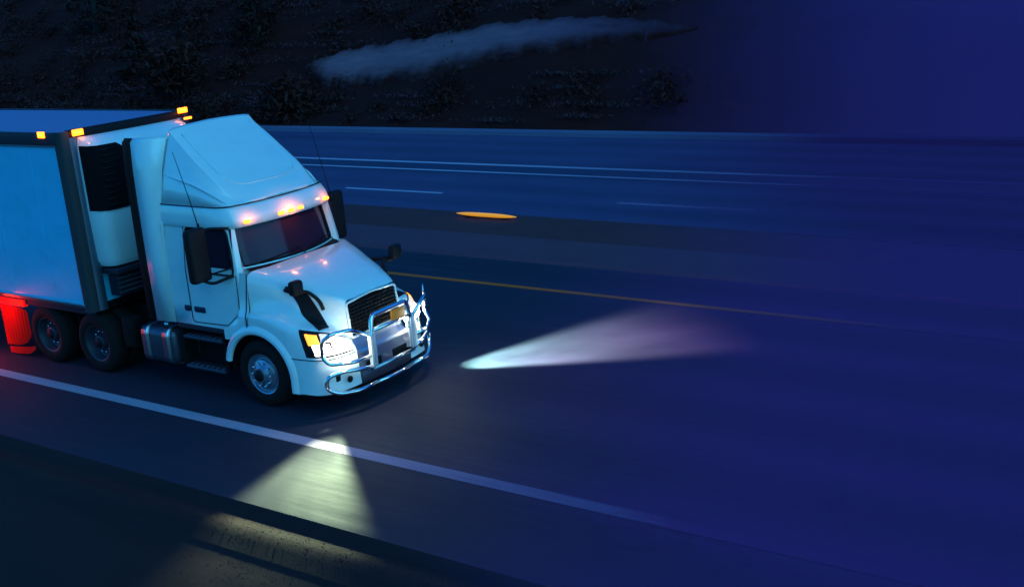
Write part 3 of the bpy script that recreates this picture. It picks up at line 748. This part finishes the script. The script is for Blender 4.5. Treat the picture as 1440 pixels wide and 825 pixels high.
# fuel tanks and steps
for s in (-1, 1):
    g = MB(); g.box((-2.80, s*.90-.30, .37), (-1.97, s*.90+.26, .97), .13); tk = g.build('fuel_tank', M['alu'], T)
    for x in (-2.62, -2.12):
        b = MB(); b.box((x-.03, s*.90-.305, .365), (x+.03, s*.90+.268, .976), .13); b.build('tank_strap', M['steel'], tk)
    b = MB(); b.lathe([(.05, 0), (.05, .03), (.03, .04), (0, .04)], (-2.35, s*.95, .965), 16, 'z'); b.build('filler_cap', M['chrome'], tk)
    for z, d in ((.90, 0), (.42, .03)):
        b = MB(); b.box((-1.74, s*(1.03+d)-.13, z-.03), (-.86, s*(1.03+d)+.12, z+.02), .012)
        for k in range(7): b.box((-1.70+k*.12, s*(1.03+d)-.10, z+.018), (-1.66+k*.12, s*(1.03+d)+.10, z+.028))
        b.build('step', M['alu'], T)
    b = MB(); b.box((-1.74, s*.86-.02, .42), (-.86, s*.86+.02, 1.05)); b.box((-1.80, s*1.0-.15, .44), (-1.765, s*1.0+.12, 1.03)); b.box((-.84, s*1.0-.15, .44), (-.80, s*1.0+.12, 1.03)); b.build('step_panel', M['frame'], T, False)
# tail lamps with added panels, red lamp glow put into their colour
for s in (-1, 1):
    b = MB(); b.box((-6.55, s*1.22-.04, .98), (-5.78, s*1.22+.04, 1.10)); tp = b.build('tail_lamp', M['red'], T, False)
    b = MB(); b.grid([[(-5.80-.02*k, s*(1.20+.012*math.sin(k*1.3)), z0_+(z1_-z0_)*q) for q in np.linspace(0, 1, 6)] for k, (z0_, z1_) in enumerate([(.18+.30*math.exp(-kk/9), .86+.08*(1-math.exp(-kk/6))) for kk in range(41)])]); b.build('red_glow_panel', M['red_glow'], tp, False)
    b = MB(); b.grid([[(-5.76-.1*k, s*1.205, zt) for zt in zz_] for k, zz_ in enumerate([(.19, .24), (.12, .22), (.08, .20), (.06, .19), (.05, .18), (.04, .17), (.03, .16), (.03, .15), (.03, .15)])]); b.build('red_glow_strip', M['red_glow'], tp, False)
# ---- bull bar
B = MB()
X = 1.57
B.tube(smoothpath([(1.42, -.47, .55), (X, -.47, .60), (X, -.47, 1.02), (X-.03, -.40, 1.36), (X-.03, .40, 1.36), (X, .47, 1.02), (X, .47, .60), (1.42, .47, .55)], .08), .037, 10)
bb = B.build('bull_bar', M['chrome'], T)
B = MB(); B.tube([(X-.005, -.45, 1.14), (X-.005, .45, 1.14)], .026, 8); B.build('cross_tube', M['chrome'], bb)
for s in (-1, 1):
    B = MB(); B.box((X+.005-.03, s*.47-.06, .62), (X+.036, s*.47+.06, 1.10), .012); B.build('upright', M['guard'], bb)
    B = MB(); B.tube(smoothpath([(X-.01, s*.50, 1.10), (X-.05, s*.85, 1.28), (X-.15, s*(1.15 if s < 0 else 1.069), 1.29), (X-.27, s*(1.22 if s < 0 else 1.135), 1.18), (X-.28, s*(1.22 if s < 0 else 1.135), .95), (X-.18, s*(1.20 if s < 0 else 1.116), .85), (X-.02, s*.85, .80), (X, s*.5, .80)], .07), .031, 8); B.build('lamp_loop', M['chrome'], bb)
    B = MB(); B.tube(smoothpath([(X, s*.47, .62), (X-.03, s*.75, .66), (X-.12, s*(1.05 if s < 0 else 0.977), .70), (X-.24, s*(1.22 if s < 0 else 1.135), .66), (X-.26, s*(1.24 if s < 0 else 1.153), .48), (X-.15, s*(1.10 if s < 0 else 1.023), .38), (X-.03, s*.8, .35), (X, s*.42, .36)], .09), .033, 8); B.build('fog_loop', M['chrome'], bb)
    B = MB(); B.tube([(1.40, s*.84, .52), (1.30+.12, s*.84, .52)], .05, 12); B.box((1.30, s*.93-.09, .52), (1.33, s*.93+.07, .66), .01) ; B.build('tow_hook_cover', M['black'], bb)
    if s > 0: B = MB(); B.tube([(X-.27, 1.14, 1.18), (X-.28, 1.15, 1.40)], .008, 6, rad=[.02, .008]); B.build('width_pole', M['chrome'], bb)
B = MB(); B.tube(smoothpath([(X, -.47, .36), (X+.01, 0, .34), (X, .47, .36)], .1), .03, 8); B.build('lower_tube', M['chrome'], bb)
B = MB(); B.tube([(X, -.47, .58), (X, .47, .58)], .03, 8); B.build('middle_tube', M['steel'], bb)
B = MB(); B.box((X-.02, .02, 1.16), (X+.012, .32, 1.31), .004); B.build('number_plate', M['plate'], bb)

# ---- lamps' own light (headlamp beams)
def spot(name, loc, to, energy, size, blend=.25, col=(1, .95, .74), rad=.05):
    l = bpy.data.lights.new(name, 'SPOT'); l.energy = energy; l.spot_size = R(size); l.spot_blend = blend; l.color = col; l.shadow_soft_size = rad
    o = bpy.data.objects.new(name, l); COL.objects.link(o); o.parent = T
    o.location = loc; o.rotation_euler = (Vector(to)-Vector(loc)).to_track_quat('-Z', 'Y').to_euler(); return o
def beam(name, loc, energy, col, s_, az0, az1, inner, comp, far):
    # headlamp with its beam pattern: a fan between two azimuths, cut off close to the bumper
    l = bpy.data.lights.new(name, 'POINT'); l.energy = energy; l.color = col; l.shadow_soft_size = .03; l.use_nodes = True
    o = bpy.data.objects.new(name, l); COL.objects.link(o); o.parent = T; o.location = loc
    class _M: node_tree = l.node_tree
    N, L = l.node_tree.nodes, l.node_tree.links
    def mm(op, a, b=0., c=None, clamp=False):
        x = N.new('ShaderNodeMath'); x.operation = op; x.use_clamp = clamp
        for k, v in ((0, a), (1, b), (2, c)):
            if v is None: continue
            if isinstance(v, (int, float)): x.inputs[k].default_value = v
            else: L.new(v, x.inputs[k])
        return x.outputs[0]
    def sm(v, a, b):
        r = N.new('ShaderNodeMapRange'); r.interpolation_type = 'SMOOTHSTEP'; r.inputs[1].default_value = a; r.inputs[2].default_value = b; L.new(v, r.inputs[0]); return r.outputs[0]
    tc = N.new('ShaderNodeTexCoord'); sx = N.new('ShaderNodeSeparateXYZ'); L.new(tc.outputs['Normal'], sx.inputs[0])
    dn = mm('MAXIMUM', mm('MULTIPLY', sx.outputs[2], -1.), .02)
    px_ = mm('DIVIDE', sx.outputs[0], dn); py_ = mm('DIVIDE', mm('MULTIPLY', sx.outputs[1], float(s_)), dn)   # where the ray meets the road, in lamp heights
    az = mm('ARCTAN2', py_, px_); t2 = mm('ADD', mm('MULTIPLY', px_, px_), mm('MULTIPLY', py_, py_)); t = mm('SQRT', t2)
    k = mm('MULTIPLY', sm(az, R(az0-6), R(az0+3)), sm(az, R(az1+5), R(az1-6)))
    # curved inner cut-off
    k = mm('MULTIPLY', k, sm(mm('MULTIPLY_ADD', px_, -.10, py_), inner, inner+.22))
    k = mm('MULTIPLY', k, sm(t, far, far*.35))
    k = mm('MULTIPLY', k, mm('POWER', mm('ADD', t2, 1.), comp))
    nz = N.new('ShaderNodeTexNoise'); nz.inputs['Scale'].default_value = 5; nz.inputs['Detail'].default_value = 3
    L.new(tc.outputs['Normal'], nz.inputs['Vector']); k = mm('MULTIPLY', k, mm('MULTIPLY_ADD', nz.outputs['Fac'], 1.0, .5))
    k = mm('MULTIPLY', k, mm('GREATER_THAN', mm('MULTIPLY', sx.outputs[2], -1.), .03))
    em = N['Emission']; L.new(k, em.inputs['Strength'])
    return o
beam('right_headlamp_beam', (1.36, -1.12, .98), 105, (.74, 1, .58), -1, 46, 76, .30, .90, 4.6)
beam('left_headlamp_beam', (1.40, .97, 1.00), 720, (.35, .92, .62), 1, 35, 69, .26, .50, 5.6)
spot('forward_beam', (1.70, 0.0, .9), (7.5, 0.2, 0), 8, 60, .9, (.2, .7, 1))
# added point lights by marker, head and tail lamps brighten nearby surfaces
def glow(p, e, col=(1, .22, .04), r=.03):
    l = bpy.data.lights.new('added_glow', 'POINT'); l.energy = e; l.color = col; l.shadow_soft_size = r
    o = bpy.data.objects.new('added_glow', l); COL.objects.link(o); o.parent = T; o.location = p
for v in (-.84, -.035, .86): glow((-.05-.12*abs(v), v, 2.80), 1.3 if v == -.035 else .6)
for s in (-1, 1): glow((1.64, s*.93, .98), 4.5, (.92, .98, .85), .05)
glow((-3.5, -1.1, 4.12), .3); glow((-3.5, 1.1, 4.12), .2); glow((-6.35, -1.55, .95), 3.0, (1, .02, .01), .2); glow((-6.8, -1.5, .25), 1.5, (1, .02, .01), .15)

# ================================================================== TRAILER
TR = empty('semi_trailer', (0, 1.25, 0), 'long blue-white refrigerated trailer behind the cab with amber lights at its front top corners', 'trailer')
xf, xr = -3.77, -17.2
g = MB(); g.box((xr, -1.295, 1.20), (xf-.05, 1.295, 3.86)); box = g.build('trailer_body', M['trailer'], TR, False)
g = MB(); g.grid([[(x, v, 4.10-.03*(abs(v)/1.2)**2) for v in np.linspace(-1.24, 1.24, 7)] for x in np.linspace(xr, xf-.02, 4)]); g.build('roof', M['roof'], TR)
for s in (-1, 1):
    g = MB(); g.box((xr, s*1.31-.03, 3.88), (xf-.11, s*1.31+.02, 4.085), .012); g.build('top_rail', M['rail'], TR)
    g = MB(); g.box((xr, s*1.312-.01, 3.845), (xf-.14, s*1.312+.01, 3.872), .004); g.build('trim_strip', M['post'], TR)
    g = MB(); g.box((xr, s*1.31-.02, 1.17), (xf-.14, s*1.31+.015, 1.235), .008); g.build('bottom_rail', M['steel'], TR)
    g = MB(); g.box((xr, s*1.20-.02, 1.02), (xf-.05, s*1.20+.02, 1.165), .005); g.build('frame_rail', M['rail'], TR)
    # corner post: dark quarter round with a lighter inner edge
    g = MB(); P = []
    for z in (1.10, 2, 3, 4.09):
        P.append([(xf-.16, s*1.318, z), (xf-.05, s*1.322, z), (xf+.0, s*1.305, z), (xf+.03, s*1.25, z), (xf+.038, s*1.17, z)])
    g.grid(P); g.build('corner_post', M['post_dark'], TR)
    g = MB(); P = []
    for z in (1.10, 2, 3, 3.98): P.append([(xf+.036, s*1.169, z), (xf+.06, s*1.12, z), (xf+.062, s*1.02, z), (xf+.02, s*1.0, z)])
    g.grid(P); g.build('nose_trim', M['post'], TR)
g = MB(); g.grid([[(xf+.035+.04*(1-abs(v)/1.2), v, z) for z in (3.90, 4.02, 4.09)]+[(xf-.03, v, 4.10)] for v in np.linspace(-1.2, 1.2, 7)]); g.build('front_top_rail', M['black'], TR)
def amber(x, v, z, dx, dv, dz, nm='marker_light'):
    g = MB(); g.box((x-dx, v-dv, z-dz), (x+dx, v+dv, z+dz), .012); m_ = g.build(nm, M['amber'], TR)
    g = MB(); e = .006; g.box((x-dx*.8 if dx > .03 else x+dx-.002, v-dv*.75, z-dz*.25), (x+dx*.8 if dx > .03 else x+dx+e, v+dv*.75, z+dz*.25)) if dx <= .03 else g.box((x-dx*.7, v-dv-e, z-dz*.25), (x+dx*.7, v-dv+.002, z+dz*.25)); g.build('bulb', M['amberc'], m_)
amber(xf-.42, -1.345, 4.05, .085, .018, .05); amber(xf+.075, -1.02, 4.05, .02, .10, .05)
amber(xf+.075, 1.13, 4.10, .02, .10, .045); amber(xf+.34, 1.0, 3.985, .02, .08, .02)
for s in (-1, 1):
    for k in range(11):     # riveted joints between the side sheets
        x = xf-.95-1.18*k
        g = MB(); g.box((x-.022, s*1.2965-.002, 1.24), (x+.022, s*1.2965+.002, 3.84))
        for q in range(20): g.box((x-.012, s*1.2995-.003, 1.30+q*.13), (x+.0, s*1.2995+.003, 1.312+q*.13))
        g.build('side_joint', M['trailer'], TR, False)
# refrigeration unit on the nose
R_ = MB(); P = []
for z, xo, w in ((1.84, .36, .95), (1.95, .42, 1.0), (2.75, .45, 1.02), (3.5, .45, 1.02), (3.78, .43, 1.01), (3.90, .34, .99), (3.97, .10, .98)):
    P.append([(xf+.02, -w-.06, z), (xf+xo*.6, -w-.05, z), (xf+xo*.92, -w+.03, z), (xf+xo, -w+.16, z), (xf+xo+.03, 0, z), (xf+xo, w-.16, z), (xf+xo*.92, w-.03, z), (xf+xo*.6, w+.05, z), (xf+.02, w+.06, z)])
R_.grid(P); R_.add([p for p in P[0]], [tuple(range(9))]); R_.add([p for p in P[-1]], [tuple(range(9))])
ru = R_.build('cooling_unit', M['paint'], TR, auto=50)
for s in (-1, 1):
    g = MB(); pts_ = smoothpath([(xf+.50, s*.58, 2.80), (xf+.50, s*.52, 2.80), (xf+.50, s*.50, 3.78), (xf+.50, s*.62, 3.84), (xf+.50, s*1.06, 3.84)], .12)
    ring = [(p.x, p.y, p.z) for p in pts_]
    P = []
    for i in range(16):
        z = 2.78+i*(1.06/15); k = max(0, (z-3.66)/.18); inner = .50+.14*(1-math.sqrt(max(0, 1-min(k, 1)**2))) if z > 3.66 else .50+.08*(1-math.sqrt(max(0, 1-max(0, (2.86-z)/.08)**2)))
        P.append([(xf+.475, s*inner, z), (xf+.475, s*.86, z), (xf+.45, s*.97, z), (xf+.33, s*1.065, z), (xf+.12, s*1.085, z)])
    g.grid(P); g.build('air_grille', M['grille'], ru)
    for k in range(10):
        z = 2.86+k*.1
        g = MB(); g.box((xf+.476, s*.74-.22, z-.01), (xf+.486, s*.74+.12, z+.01)); g.build('louvre', M['black'], ru)
g = MB(); g.box((xf+.02, -1.0, 1.70), (xf+.42, 1.0, 1.80), .02); g.box((xf+.02, -.9, 1.3), (xf+.3, .9, 1.66), .02)
for k in range(4): g.box((xf+.30, -.95, 1.36+k*.08), (xf+.34, .95, 1.39+k*.08))
g.build('condenser_base', M['rail'], TR)
g = MB(); g.box((xf-.9, -1.1, 1.08), (xf-.02, 1.1, 1.19)); g.build('coupler_plate', M['frame'], TR, False)
g = MB()
for v in (-.25, 0, .25): g.tube(smoothpath([(xf+.05, v, 1.55), (xf+.5, v+.05, 1.15), (-2.6, v+.1, 1.25), (-1.92, v, 1.7)], .3, 8), .018, 6)
g.build('air_hose', M['rubber'], TR)
# trailer running gear far back
for x in (-14.2, -15.5):
    for s in (-1, 1):
        g = MB(); g.lathe([(r, -s*o) for r, o in tyre_prof(.29)], (x, s*1.22, .52), 32); g.build('trailer_tyre', M['rubber'], TR)
